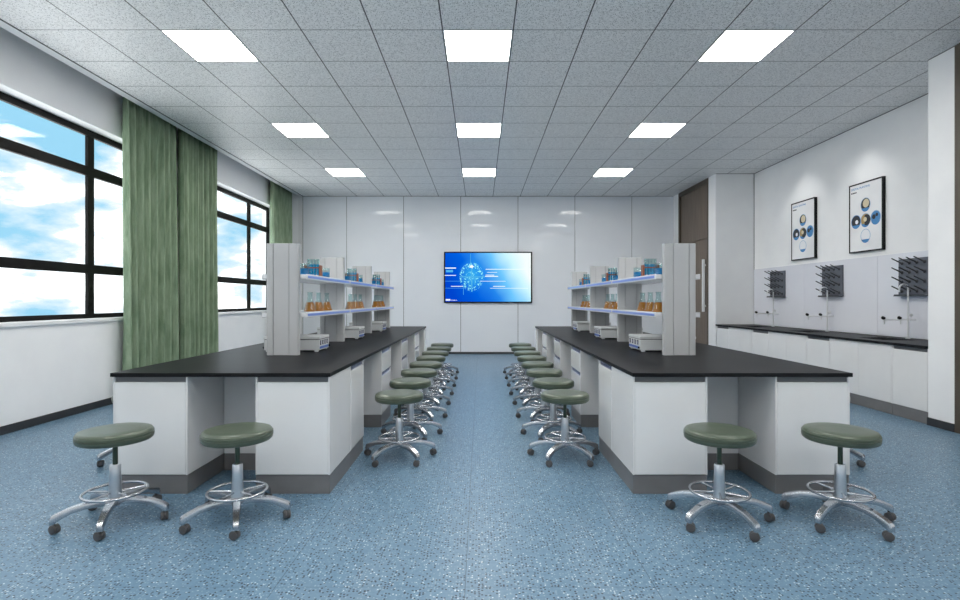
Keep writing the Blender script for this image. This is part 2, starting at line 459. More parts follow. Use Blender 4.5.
# window wall
WZ0, WZ1 = 0.99, 3.104
wins = [(-0.85, 2.60), (3.50, 6.90), (7.60, 11.0)]  # first window is unseen, added beside the camera for its daylight
b = B()
TH = 0.30
box(b, XL - TH, XL, REAR, BACK, 0, WZ0 - 0.04)
box(b, XL - TH, XL, REAR, BACK, WZ1, 3.96)
prev = REAR
for y0, y1 in wins:
    if y0 > prev:
        box(b, XL - TH, XL, prev, y0, WZ0 - 0.04, WZ1)
    prev = y1
box(b, XL - TH, XL, prev, BACK, WZ0 - 0.04, WZ1)
struct('wall_left', b, M['wall'])
b = B(); box(b, XL, XL + 0.012, REAR, BACK, 0, 0.077, 0.003)
struct('baseboard_left', b, M['skirting'])
for i, (y0, y1) in enumerate(wins):
    b = B()
    fx0, fx1 = -4.425, -4.39
    fw = 0.075
    box(b, fx0, fx1, y0, y1, WZ0, WZ0 + 0.05); box(b, fx0, fx1, y0, y1, WZ1 - 0.07, WZ1)
    box(b, fx0, fx1, y0, y0 + fw, WZ0 + 0.05, WZ1 - 0.07); box(b, fx0, fx1, y1 - fw, y1, WZ0 + 0.05, WZ1 - 0.07)
    for ym in (y0 + 0.95, y1 - 0.93):
        box(b, fx0, fx1 - 0.002, ym - 0.048, ym + 0.048, WZ0 + 0.05, WZ1 - 0.07)
    for z0, z1 in ((CAMZ + 0.302, CAMZ + 0.402), (CAMZ + 1.397, CAMZ + 1.50)):
        box(b, fx0, fx1 - 0.001, y0 + fw, y1 - fw, z0, z1)
    w = struct('window_%d' % (i + 1), b, M['frame'])
    b = B(); box(b, XL - TH, XL + 0.025, y0 + 0.001, y1 - 0.001, WZ0 - 0.039, WZ0 - 0.001, 0.004)
    o = obj('window_sill', b, M['trim'], w)
    b = B(); box(b, -4.409, -4.404, y0 + 0.03, y1 - 0.03, WZ0 + 0.02, WZ1 - 0.03)
    obj('pane', b, M['pane'], w)

# back wall of glossy boards with dark joints
seams = [-3.925, -2.957, -1.696, -0.433, 0.834, 2.093, 3.352, XP + 0.004]
b = B()
box(b, XL - TH, XR + 0.3, BACK + 0.012, BACK + 0.15, 0, 3.96, mi=1)
for x0, x1 in zip(seams, seams[1:]):
    box(b, x0 + 0.005, x1 - 0.005, BACK, BACK + 0.012, 0.046, CEIL - 0.006, 0.0015, 1)
struct('wall_back', b, [M['panel'], M['groove']])
b = B(); box(b, XL, -4.02, BACK - 0.001, BACK + 0.012, 0, 3.9)
struct('trim_3', b, M['wall'])
b = B(); box(b, -4.02, -3.932, BACK - 0.02, BACK + 0.012, 0, CEIL - 0.005, 0.003)
struct('trim_4', b, M['trim'])
b = B(); box(b, -3.925, XP, BACK - 0.012, BACK, 0, 0.045, 0.002)
struct('baseboard_back', b, M['skirting'])

# right side: pier with doors, recess with sinks
b = B()
box(b, XP, XR + 0.2, 9.60, 9.90, 0, CEIL)
box(b, XP, XR + 0.2, 11.39, BACK, 0, CEIL)
box(b, XP + 0.16, XR + 0.2, 9.90, 11.39, 0, CEIL)
box(b, XR, XR + 0.2, 5.056, 9.60, 0, CEIL)
box(b, XQ, XR + 0.2, 4.77, 5.056, 0, CEIL)
box(b, XQ + 0.16, XR + 0.2, 3.25, 4.77, 0, CEIL)
box(b, XQ, XR + 0.2, REAR, 3.25, 0, CEIL)
struct('wall_right', b, M['wall'])
b = B(); box(b, XL - TH, XR + 0.2, REAR - 0.15, REAR, 0, 3.96)
struct('wall_front', b, M['wall'])
b = B(); box(b, XQ - 0.012, XQ, 4.77, 5.060, 0, 0.075, 0.003); box(b, XQ - 0.012, XQ, REAR, 3.25, 0, 0.075, 0.003)
box(b, XP - 0.012, XP, 9.605, 9.90, 0, 0.075, 0.003)
struct('baseboard_right', b, M['skirting'])
# thin dark joint where ceiling meets the right hand walls
b = B(); box(b, XR - 0.008, XR, 5.056, 9.60, CEIL - 0.006, CEIL); box(b, XQ - 0.006, XQ, REAR, 5.056, CEIL - 0.006, CEIL)
box(b, XP, XR, 9.592, 9.60, CEIL - 0.006, CEIL); box(b, XR - 0.006, XR, 9.594, 9.60, 0.76, CEIL - 0.006)
struct('trim_5', b, M['groove'])

for i, (y0, y1, ny) in enumerate(((9.90, 11.39, 2), (3.25, 4.77, 2))):
    XD = XQ if i else XP
    b = B()
    f = 0.06
    box(b, XD - 0.005, XD + 0.155, y0, y0 + f, 0, CEIL - 0.002); box(b, XD - 0.005, XD + 0.155, y1 - f, y1, 0, CEIL - 0.002)
    box(b, XD - 0.005, XD + 0.155, y0 + f, y1 - f, CEIL - 0.085, CEIL - 0.002)
    d = struct('door_%d' % (i + 1), b, M['wood_dark'])
    b = B(); box(b, XD + 0.03, XD + 0.14, y0 + f + 0.002, y1 - f - 0.002, 2.375, CEIL - 0.087, 0.003)
    obj('door_transom_panel', b, M['wood'], d)
    mid = (y0 + y1) / 2 if i else y0 + 1.02
    for a, c in ((y0 + f + 0.003, mid - 0.002), (mid + 0.002, y1 - f - 0.003)):
        b = B(); box(b, XD + 0.03, XD + 0.08, a, c, 0.008, 2.365, 0.003)
        lf = obj('door_leaf', b, M['wood'], d)
    hy = y0 + 0.19 if i == 0 else mid - 0.1
    b = B(); box(b, XD - 0.035, XD + 0.005, hy - 0.028, hy + 0.028, 0.97, 1.97, 0.004)
    for z in (1.08, 1.86):
        box(b, XD + 0.0055, XD + 0.0305, hy - 0.012, hy + 0.012, z - 0.02, z + 0.02)
    o = obj('door_handle', b, M['trim'], d); o['label'] = 'long white pull handle'

# splash panel on the sink wall
b = B()
for y0, y1 in ((5.07, 6.60), (6.603, 8.10), (8.103, 9.585)):
    box(b, XR - 0.012, XR - 0.0005, y0, y1, WT + 0.012, 1.745, 0.001, 1)
tag(obj('splashback', b, M['splash']), 'glossy pale lilac splash panel behind the three sink taps', 'splashback')

# ------------------------------------------------------------------ ceiling lamps
LX = [(-2.42, 'left'), (-0.02, 'middle'), (2.38, 'right')]
LY = [(4.786, 'nearest camera in view'), (7.154, 'halfway down the room'), (9.522, 'closest to the screen wall'), (2.418, 'overhead and out of view'), (0.05, 'added unseen above the camera for brightness')]  # last row is an added, unseen one that brightens the cabinet fronts
b = B(); h = 0.297; g = 0.292; f = 0.011
for a in ((-h, h, -g, -g + f), (-h, h, g - f, g), (-h, -h + f, -g + f, g - f), (h - f, h, -g + f, g - f)):
    box(b, a[0], a[1], a[2], a[3], -0.003, 0.0)
lamp0 = None
for y, yn in LY:
    for x, xn in LX:
        lab = 'square ceiling light panel, %s row, %s' % (xn, yn)
        if lamp0 is None:
            lamp0 = thing('ceiling_light', lab, 'ceiling light', (x, y, CEIL), 0, 'square ceiling light panels')
            obj('lamp_frame', b, M['lampframe'], lamp0)
            b = B(); box(b, -h + f, h - f, -g + f, g - f, -0.0025, 0.0)
            obj('diffuser', b, M['lamp'], lamp0)
        else:
            dup(lamp0, (x, y, CEIL), 0, lab)

# ------------------------------------------------------------------ curtains
def curtain(y0, y1, folds, label, seed):
    rnd = random.Random(seed)
    b = B(); n = folds * 14; rows = 14
    ph = [rnd.uniform(-0.5, 0.5) for _ in range(folds + 2)]
    am = [rnd.uniform(0.7, 1.05) for _ in range(folds + 2)]
    g = []
    for j in range(rows + 1):
        z = 0.03 + (3.60 - 0.03) * j / rows
        row = []
        for i in range(n + 1):
            u = i / n; k = u * folds; ki = int(k); fr = k - ki
            A = am[ki] * (1 - fr) + am[ki + 1] * fr; P = ph[ki] * (1 - fr) + ph[ki + 1] * fr
            zz = j / rows
            w = math.sin(2 * PI * k + P + 0.25 * math.sin(zz * 3 + ki))
            x = -4.122 + 0.074 * A * w * (1 - 0.2 * zz) + 0.016 * math.sin(4 * PI * k + 1.3 * P + zz)
            y = y0 + (y1 - y0) * u + 0.030 * A * math.cos(2 * PI * k + P) + 0.008 * math.sin(zz * 5 + k)
            row.append(b.verts.new((x, y, z)))
        g.append(row)
    for j in range(rows):
        for i in range(n):
            b.faces.new((g[j][i], g[j][i + 1], g[j + 1][i + 1], g[j + 1][i]))
    o = obj('curtain', b, M['curtain'], smooth=False)
    for p in o.data.polygons:
        p.use_smooth = True
    s = o.modifiers.new('thickness', 'SOLIDIFY'); s.thickness = 0.003
    tag(o, label, 'curtain', 'green curtains on the window wall')
    return o


curtain(6.10, 7.18, 8, 'long pleated green curtain at far end of the nearer window', 1)
curtain(7.235, 8.25, 8, 'long pleated green curtain at near end of the farther window', 2)
curtain(10.44, 11.48, 7, 'green curtain in the far corner by the screen wall', 3)

# ------------------------------------------------------------------ cabinets; front faces -Y, origin at floor, middle of the front
def cabinet(name, label, cat, loc, rz, w, d, kind, group=None, channel='channel', h=0.7215, plinth_back=0.004):
    t = thing(name, label, cat, loc, rz, group)
    w2 = w / 2 - 0.0008; p = 0.118; s = 0.010
    b = B()
    box(b, -w2, -w2 + s, 0, d, p, h, 0.001, 1); box(b, w2 - s, w2, 0, d, p, h, 0.001, 1)
    box(b, -w2 + s, w2 - s, 0.03, d, p, p + s); box(b, -w2 + s, w2 - s, d - s, d, p + s, h)
    obj('carcass', b, M['carc'], t)
    b = B(); box(b, -w2 + 0.001, w2 - 0.001, plinth_back, d, 0, p - 0.001, 0.002, 1)
    obj('plinth', b, M['plinth'], t)
    i0, i1 = -w2 + s + 0.001, w2 - s - 0.001
    ch = 0.034

    def strip(z0, z1, a, c):
        bb = B(); box(bb, a, c, 0.012, 0.02, z0, z1); box(bb, a, c, 0.001, 0.012, z1 - 0.004, z1); box(bb, a, c, 0.0205, 0.03, z0 - 0.01, z1)
        obj('handle_channel', bb, M[channel], t)

    def front(nm, z0, z1, a, c):
        bb = B(); box(bb, a, c, -0.001, 0.019, z0, z1, 0.0018, 1)
        return obj(nm, bb, M['cab'], t)
    if kind == 'door':
        strip(h - ch + 0.002, h, i0, i1); front('door', p + 0.002, h - ch, i0, i1)
    elif kind == 'plain_door':
        front('door', p + 0.002, h, i0, i1)
    elif kind == 'two_door':
        front('door', p + 0.002, h, i0, -0.001); front('door', p + 0.002, h, 0.001, i1)
    elif kind == 'drawers':
        strip(h - ch + 0.002, h, i0, i1); front('drawer', 0.512, h - ch, i0, i1)
        strip(0.478, 0.510, i0, i1); front('drawer', p + 0.002, 0.476, i0, i1)
    return t


def island(cx, side):
    """side: 'left' or 'right' in the photo; s points from the island to the aisle"""
    s = 1 if side == 'left' else -1
    X0, X1 = cx - 0.6672, cx + 0.6672
    outer = 'window' if side == 'left' else 'sink'
    # worktop
    b = B(); box(b, X0 - 0.006, X1 + 0.006, 3.235, 9.0, WB, WT, 0.002, 2)
    tag(obj('worktop', b, M['top']), 'long black worktop of the %s lab island' % side, 'worktop', 'black lab worktops')
    # two end cabinets facing the camera
    for k, xc in ((1, cx + s * (0.6672 - 0.2295)), (-1, cx - s * (0.6672 - 0.2295))):
        lab = 'white end cabinet facing the camera, %s island, on its %s side' % (side, 'aisle' if k == 1 else outer)
        cabinet('base_cabinet', lab, 'cabinet', (xc, 3.253, 0), 0, 0.459, 0.515, 'door', 'end cabinets facing the camera')
    # back panel of the near knee hole
    b = B(); box(b, cx - 0.205, cx + 0.205, 3.712, 3.765, 0.118, WB - 0.001, 0.001, 1)
    t = thing('knee_panel', 'white panel closing the knee space at the near end of the %s island' % side, 'panel', (0, 0, 0))
    obj('board', b, M['carc'], t)
    b = B(); box(b, cx - 0.205, cx + 0.205, 3.714, 3.765, 0, 0.117); obj('plinth', b, M['plinth'], t)
    # spine between the two rows
    b = B(); box(b, cx - 0.20, cx + 0.20, 3.775, 8.975, 0.118, WB - 0.001, 0.001, 1)
    t = thing('spine_panel', 'white central panel running under the %s island worktop' % side, 'panel', (0, 0, 0))
    obj('board', b, M['carc'], t)
    b = B(); box(b, cx - 0.195, cx + 0.195, 3.775, 8.975, 0, 0.117); obj('plinth', b, M['plinth'], t)
    runs = [(3.772, 4.197, 'door', 'nearest the camera'), (4.96, 5.48, 'drawers', 'second from the camera'),
            (6.22, 6.74, 'drawers', 'third from the camera'), (7.48, 8.00, 'drawers', 'fourth from the camera'),
            (8.73, 8.985, 'door', 'at the far end')]
    for q, nm in ((1, 'aisle'), (-1, outer)):
        xf = cx + q * s * 0.6672
        rz = PI / 2 * q * s
        for y0, y1, kind, pos in runs:
            cabinet('drawer_cabinet' if kind == 'drawers' else 'base_cabinet',
                    'white %s cabinet under the %s island, %s side, %s' % ('drawer' if kind == 'drawers' else 'door', side, nm, pos),
                    'cabinet', (xf, (y0 + y1) / 2, 0), rz, y1 - y0, 0.455, kind, '%s side cabinets of the %s island' % (nm, side), channel='alu')


ILX, IRX = -1.592, 1.606
island(ILX, 'left'); island(IRX, 'right')

# ------------------------------------------------------------------ service columns and shelves
def column(cx, y, label, grp, rz=0):
    t = thing('service_column', label, 'column', (cx, y, WT + 0.0005), rz, grp)
    H = 0.904
    b = B(); box(b, -0.071, 0.053, 0.002, 0.058, 0, H, 0.001, 1); obj('centre_panel', b, M['post'], t)
    for s in (-1, 1):
        b = B(); xi, xo = (0.057 if s > 0 else 0.075, 0.129)
        pts = [(xi, 0.0)]
        r = 0.014
        pts += [(xo - r + r * math.sin(a), r - r * math.cos(a)) for a in [PI / 2 * k / 6 for k in range(7)]]
        pts += [(xo - r + r * math.cos(a), 0.06 - r + r * math.sin(a)) for a in [PI / 2 * k / 6 for k in range(7)]]
        pts += [(xi, 0.06)]
        prism(b, [(s * x, yy) for x, yy in pts], 0, H)
        obj('side_profile', b, M['post'], t, smooth=True)
    b = B(); box(b, -0.080, 0.062, 0.008, 0.050, 0.002, H - 0.003); obj('core', b, M['groove'], t)
    return t


CY = [4.268, 5.69, 7.13, 8.58]
near_names = ['nearest the camera', 'second from the camera', 'third from the camera', 'farthest from the camera']
for side, cx in (('left', ILX), ('right', IRX)):
    ox = -0.007 if side == 'left' else 0.007
    rz, oy = (0, 0) if side == 'left' else (PI, 0.06)
    for k, y in enumerate(CY):
        if k == 0:
            c0 = column(cx + ox, y + oy, 'tall grey column on the %s island worktop, %s' % (side, near_names[k]), 'grey columns on the islands', rz)
        else:
            dup(c0, (cx + ox, y + oy, WT + 0.0005), rz, 'tall grey column on the %s island worktop, %s' % (side, near_names[k]))

SEG = ['nearest', 'middle', 'farthest']


def shelf(cx, y0, y1, z, label, grp):
    t = thing('reagent_shelf', label, 'shelf', (cx, (y0 + y1) / 2, z), 0, grp)
    L = (y1 - y0) / 2 - 0.001; W = 0.176; n = 0.138; g1 = 0.031
    # plan outline notched round the columns at both ends
    pts = [(-W, -L), (-n, -L), (-n, -L + g1), (n, -L + g1), (n, -L), (W, -L), (W, L), (n, L), (n, L - g1), (-n, L - g1), (-n, L), (-W, L)]
    b = B(); prism(b, pts, -0.034, 0.0)
    obj('shelf_board', b, M['shelf'], t)
    for s in (-1, 1):
        b = B(); prof = [(-L, -0.046), (-L, 0.004)]
        box(b, s * W if s > 0 else -W - 0.006, W + 0.006 if s > 0 else -W, -L, L, -0.040, 0.004, 0.002, 1)
        obj('edge_profile', b, M['shelf'], t)
        b = B(); box(b, W + 0.0055 if s > 0 else -W - 0.009, W + 0.009 if s > 0 else -W - 0.0055, -L + 0.03, L - 0.01, -0.028, -0.008, 0.001, 1)
        o = obj('edge_strip', b, M['blue'], t); o['label'] = 'blue edge strip'
        b = B(); box(b, W + 0.0055 if s > 0 else -W - 0.016, W + 0.016 if s > 0 else -W - 0.0055, L - 0.018, L - 0.004, -0.032, 0.006, 0.002, 1)
        obj('end_clip', b, M['inst'], t)
    return t


UP, LO = 1.402, 1.090
for side, cx in (('left', ILX), ('right', IRX)):
    for lv, z in (('upper', UP), ('lower', LO)):
        for k in range(3):
            shelf(cx, CY[k] + 0.03, CY[k + 1] + 0.03, z, 'white blue-edged %s shelf of the %s island, %s of three sections' % (lv, side, SEG[k]), 'shelves between the columns')

# ------------------------------------------------------------------ glassware
def make_flask(label, loc):
    t = thing('conical_flask', label, 'flask', loc, 0, 'amber flasks on the lower shelves')
    b = B(); prof = [(0.0, 0.0), (0.050, 0.0), (0.0535, 0.003), (0.053, 0.010), (0.0225, 0.112), (0.0205, 0.122), (0.0205, 0.163), (0.025, 0.169), (0.0235, 0.171), (0.0192, 0.163), (0.0192, 0.122), (0.0212, 0.112), (0.0515, 0.010), (0.0, 0.0025)]
    lathe(b, prof, 24); obj('glass_body', b, M['glass'], t, smooth=True)
    b = B(); lathe(b, [(0, 0.003), (0.050, 0.0035), (0.0505, 0.011), (0.0290, 0.084), (0, 0.084)], 24)
    obj('liquid', b, M['amber'], t, smooth=True)
    return t


def make_beaker(label, loc):
    t = thing('beaker', label, 'beaker', loc, 0, 'blue beakers on the upper shelves')
    b = B(); lathe(b, [(0, 0), (0.041, 0), (0.044, 0.003), (0.044, 0.094), (0.047, 0.098), (0.0455, 0.0985), (0.0425, 0.094), (0.0425, 0.004), (0, 0.0025)], 28)
    obj('glass_body', b, M['glass'], t, smooth=True)
    b = B(); lathe(b, [(0, 0.003), (0.0418, 0.003), (0.0418, 0.056), (0, 0.056)], 28)
    obj('liquid', b, M['bluel'], t, smooth=True)
    return t


def make_rack(label, loc):
    """wooden stand running along X; the tubes are lifted out one by one, so they are built apart"""
    t = thing('test_tube_rack', label, 'test tube rack', loc, 0, 'wooden test tube racks')
    for x in (-0.066, 0.066):
        b = B(); box(b, x - 0.006, x + 0.006, -0.032, 0.032, 0, 0.100, 0.002); obj('end_board', b, M['rackwood'], t)
    b = B(); box(b, -0.0595, 0.0595, -0.030, 0.030, 0.0005, 0.010, 0.001, 1); obj('base_board', b, M['rackwood'], t)
    b = B()
    # upper plate: rails with openings between for the tubes
    for y in (-0.031, -0.0035, 0.024):
        box(b, -0.0595, 0.0595, y, y + 0.007, 0.074, 0.082)
    for k in range(5):
        x = -0.0555 + k * 0.02775
        box(b, x - 0.0018, x + 0.0018, -0.024, -0.0035, 0.074, 0.082); box(b, x - 0.0018, x + 0.0018, 0.0035, 0.024, 0.074, 0.082)
    obj('tube_plate', b, M['rackwood'], t)
    return t


def make_tube(label, loc):
    t = thing('test_tube', label, 'test tube', loc, 0, 'blue test tubes in the racks')
    b = B(); lathe(b, [(0, 0), (0.006, 0.002), (0.010, 0.009), (0.0100, 0.02), (0.0100, 0.142), (0.0112, 0.145), (0.0088, 0.142), (0.0088, 0.02), (0, 0.0015)], 14)
    obj('glass_body', b, M['glass'], t, smooth=True)
    b = B(); lathe(b, [(0, 0.002), (0.0055, 0.0035), (0.009, 0.011), (0.0086, 0.02), (0.0086, 0.098), (0, 0.098)], 14)
    obj('liquid', b, M['tubel'], t, smooth=True)
    return t


protos = {}


def put(kind, maker, label, loc):
    if kind in protos:
        return dup(protos[kind], loc, 0, label)
    protos[kind] = maker(label, loc)
    return protos[kind]


for side, cx in (('left', ILX), ('right', IRX)):
    s = 1 if side == 'left' else -1
    for k in range(3):
        y0 = CY[k] - (0.10 if (side == 'right' and k) else 0.0)
        fl, b1, b2, rk = ((0.33, 0.57, 0.83), 0.19, 0.80, 0.46) if side == 'left' else ((0.17, 0.38, 0.60), 0.15, 0.76, 0.42)
        for q, dy in enumerate(fl):
            put('flask', make_flask, 'amber conical flask, %s island lower shelf, %s section, %s of its trio' % (side, SEG[k], ('nearest', 'middle', 'farthest')[q]), (cx + s * 0.112, y0 + dy, LO + 0.001))
        put('beaker', make_beaker, 'blue beaker on %s island upper shelf, %s section, near side of its tube rack' % (side, SEG[k]), (cx + s * 0.105, y0 + b1, UP + 0.001))
        put('beaker', make_beaker, 'blue beaker on %s island upper shelf, %s section, far side of its tube rack' % (side, SEG[k]), (cx + s * 0.105, y0 + b2, UP + 0.001))
        ry = y0 + rk
        put('rack', make_rack, 'reddish wooden test tube rack on %s island upper shelf, %s section' % (side, SEG[k]), (cx + s * 0.10, ry, UP + 0.001))
        for c in range(2):
            for r_ in range(4):
                lab = 'blue test tube, %s rack of %s island, %s row, %s from the aisle' % (SEG[k], side, ('front', 'rear')[c], ('first', 'second', 'third', 'fourth')[r_])
                put('tube', make_tube, lab, (cx + s * (0.10 + 0.0416 - r_ * 0.02775), ry + (-0.0137, 0.0137)[c], UP + 0.0118))

# ------------------------------------------------------------------ instruments on the worktops; panel faces +X
def make_inst(label, loc, rz):
    t = thing('laboratory_instrument', label, 'instrument', loc, rz, 'grey instruments under the shelves')
    W, D = 0.235, 0.285      # X, Y
    b = B(); box(b, 0, W, -D / 2, D / 2, 0.014, 0.104, 0.004); obj('case', b, M['inst'], t)
    b = B(); box(b, 0.003, W - 0.003, -D / 2 + 0.003, D / 2 - 0.003, 0.1045, 0.109); obj('seam', b, M['inst_dark'], t)
    b = B(); box(b, -0.0, W + 0.004, -D / 2 - 0.003, D / 2 + 0.003, 0.1095, 0.134, 0.006, 3); obj('lid', b, M['inst'], t)
    for x in (0.02, W - 0.03):
        for y in (-D / 2 + 0.018, D / 2 - 0.018):
            b = B(); box(b, x - 0.014, x + 0.016, y - 0.016, y + 0.016, 0, 0.0138, 0.002, 1); obj('foot', b, M['inst'], t)
    b = B(); box(b, W + 0.0003, W + 0.003, -D / 2 + 0.012, D / 2 - 0.03, 0.026, 0.046, 0.001, 1)
    o = obj('control_strip', b, M['panelblue'], t); o['label'] = 'blue control strip'
    for k in range(4):
        y = -D / 2 + 0.035 + k * 0.063
        b = B(); box(b, W + 0.0003, W + 0.003, y - 0.014, y + 0.016, 0.058, 0.098, 0.001, 1)
        d = obj('display', b, M['display'], t)
        b = B(); box(b, W + 0.0032, W + 0.0042, y - 0.004, y + 0.013, 0.064, 0.090); obj('digit_window', b, M['display_lit'], d)
    b = B(); lathe(b, [(0, 0), (0.009, 0), (0.008, 0.010), (0, 0.010)], 16); bmesh.ops.rotate(b, verts=b.verts[:], cent=(0, 0, 0), matrix=Matrix.Rotation(PI / 2, 3, 'Y'))
    obj('knob', b, M['display'], t, smooth=True, loc=(W + 0.0035, D / 2 - 0.016, 0.036))
    return t


inst0 = None
for side, cx in (('left', ILX), ('right', IRX)):
    s = 1 if side == 'left' else -1
    for k, y in enumerate((4.54, 6.02, 7.49)):
        for q in (1, -1):
            rz = 0 if q * s > 0 else PI
            loc = (cx - s * (0.028 if s == 1 else 0.006) + q * s * 0.003, y + (0.145 if s == 1 else 0.175), WT + 0.0006)
            where = 'aisle' if q == 1 else ('window' if s == 1 else 'sink')
            lab = 'grey boxy instrument on the %s island, %s section, facing the %s side' % (side, SEG[k], where)
            if inst0 is None:
                inst0 = make_inst(lab, loc, rz)
            else:
                o = dup(inst0, loc, rz, lab)
                o.scale = (1, 1 if s == 1 else 1.22, 1)

# ------------------------------------------------------------------ stools
def make_stool(label, loc, rz):
    t = thing('lab_stool', label, 'stool', loc, rz, 'round green lab stools')
    b = B()
    prof = [(0, 0.430), (0.156, 0.430), (0.176, 0.432), (0.184, 0.439), (0.1865, 0.449), (0.1872, 0.4585), (0.1838, 0.4605), (0.1870, 0.4630), (0.1866, 0.4740), (0.1825, 0.4765), (0.1835, 0.4790), (0.177, 0.4870), (0.160, 0.4915), (0.10, 0.4925), (0.0, 0.493)]
    prof = [(r * 0.975, z + 0.003) for r, z in prof]
    lathe(b, prof, 48); obj('seat', b, M['leather'], t, smooth=True)
    b = B(); lathe(b, [(0, 0.416), (0.07, 0.418), (0.075, 0.4325), (0, 0.4325)], 24); obj('seat_plate', b, M['rubber'], t, smooth=True)
    b = B(); lathe(b, [(0, 0.29), (0.0125, 0.29), (0.0125, 0.4155), (0, 0.4155)], 16); obj('gas_rod', b, M['rod'], t, smooth=True)
    b = B(); lathe(b, [(0, 0.086), (0.034, 0.086), (0.036, 0.10), (0.031, 0.15), (0.0275, 0.24), (0.0265, 0.300), (0.0235, 0.305), (0.0, 0.305)], 24)
    obj('column_cover', b, M['chrome_soft'], t, smooth=True)
    b = B(); torus(b, 0.150, 0.0075, 0.158, 48, 10)
    fr = obj('foot_ring', b, M['chrome'], t, smooth=True)
    for k in range(5):
        a = 2 * PI * (k + 0.5) / 5
        b = B(); tube(b, [(0.028 * math.cos(a), 0.028 * math.sin(a), 0.155), (0.146 * math.cos(a), 0.146 * math.sin(a), 0.157)], 0.0055, 8)
        obj('ring_spoke', b, M['chrome'], fr, smooth=True)
    for k in range(5):
        a = 2 * PI * k / 5
        # arched arm of tapering rectangular section
        b = B(); path = [(0.022, 0.128, 0.023, 0.040), (0.07, 0.130, 0.023, 0.034), (0.13, 0.127, 0.021, 0.031), (0.19, 0.117, 0.019, 0.030), (0.235, 0.102, 0.018, 0.036), (0.263, 0.091, 0.017, 0.042), (0.273, 0.085, 0.0165, 0.037), (0.278, 0.074, 0.014, 0.024)]
        rings = []
        for r, z, wd, hh in path:
            c, s_ = math.cos(a), math.sin(a)
            ring = []
            for du, dz in ((-wd * 0.75, 0), (wd * 0.75, 0), (wd, -hh * 0.35), (wd * 0.85, -hh), (-wd * 0.85, -hh), (-wd, -hh * 0.35)):
                ring.append(b.verts.new((r * c - du * s_, r * s_ + du * c, z + dz)))
            rings.append(ring)
        for p, q in zip(rings, rings[1:]):
            for j in range(6):
                b.faces.new((p[j], p[(j + 1) % 6], q[(j + 1) % 6], q[j]))
        b.faces.new(rings[0][::-1]); b.faces.new(rings[-1])
        lg = obj('leg', b, M['chrome'], t, smooth=True)
        # twin wheel caster with hood
        b = B(); sw = a + 0.9 + k * 1.1
        cxx, cyy = 0.260 * math.cos(a), 0.260 * math.sin(a)
        ax = Vector((-math.sin(sw), math.cos(sw), 0)); fw = Vector((math.cos(sw), math.sin(sw), 0))
        ctr = Vector((cxx, cyy, 0.0235)) - fw * 0.006
        for sg in (-1, 1):
            tube(b, [ctr + ax * (sg * 0.004), ctr + ax * (sg * 0.006), ctr + ax * (sg * 0.016), ctr + ax * (sg * 0.018)], [0.0195, 0.0225, 0.0225, 0.018], 20)
        tube(b, [ctr + ax * -0.003, ctr + ax * 0.003], 0.0232, 20)
        tube(b, [(cxx, cyy, 0.03), (cxx, cyy, 0.060)], 0.007, 10)
        obj('caster', b, M['rubber'], lg, smooth=True)
    return t


aisleY = [4.0, 4.64, 5.30, 5.93, 6.57, 7.20, 7.86, 8.50]
ordn = ['closest to the camera', 'second from the camera', 'third from the camera', 'fourth from the camera', 'fifth from the camera', 'sixth from the camera', 'seventh from the camera', 'farthest from the camera']
stools = [
    (-1.979, 2.868, R(-69), 'green padded stool at the end of the left island, nearer the window wall'),
    (-1.320, 2.876, R(-67), 'green padded stool at the end of the left island, nearer the aisle'),
    (1.297, 2.87, R(-75), 'green padded stool at the end of the right island, nearer the aisle'),
    (1.953, 2.87, R(-73), 'green padded stool at the end of the right island, nearer the sink wall'),
]
rj = random.Random(4)
for k, y in enumerate(aisleY):
    j = 0 if k == 0 else rj.uniform(-6, 6)
    stools.append((-0.612, y, R(-52 + j), 'green padded stool in the aisle row along the left island, ' + ordn[k]))
for k, y in enumerate(aisleY):
    j = 0 if k == 0 else rj.uniform(-6, 6)
    stools.append((0.640, y, R(-54 + j), 'green padded stool in the aisle row along the right island, ' + ordn[k]))
stools.append((-2.56, 3.99, R(-128), 'stool mostly hidden behind the left island on its window side'))
stools.append((2.57, 3.99, R(-52), 'stool mostly hidden behind the right island on its sink side'))
st0 = None
for x, y, rz, lab in stools:
    if st0 is None:
        st0 = make_stool(lab, (x, y, 0), rz)
    else:
        dup(st0, (x, y, 0), rz, lab)

# ------------------------------------------------------------------ wall screen
tv = thing('wall_screen', 'wide black-framed screen on the back wall showing a blue digital picture', 'screen', (0.172, BACK, 1.694))
W, H = 0.972, 0.564
b = B(); box(b, -W, W, -0.05, -0.002, -H, H, 0.008, 3); obj('screen_casing', b, M['black'], tv)
b = B(); box(b, -W + 0.030, W - 0.030, -0.052, -0.0505, -H + 0.028, H - 0.028); pic = obj('display', b, M['screen'], tv)


def screen_rect(b, x0, x1, z0, z1, y=-0.0532):
    vs = [b.verts.new(v) for v in ((x0, y, z0), (x1, y, z0), (x1, y, z1), (x0, y, z1))]; b.faces.new(vs)


def px(x):
    return (x - 480) / 880 * 1.944


def pz(y):
    return (295 - y) / 510 * 1.128


b = B(); rs = random.Random(11)
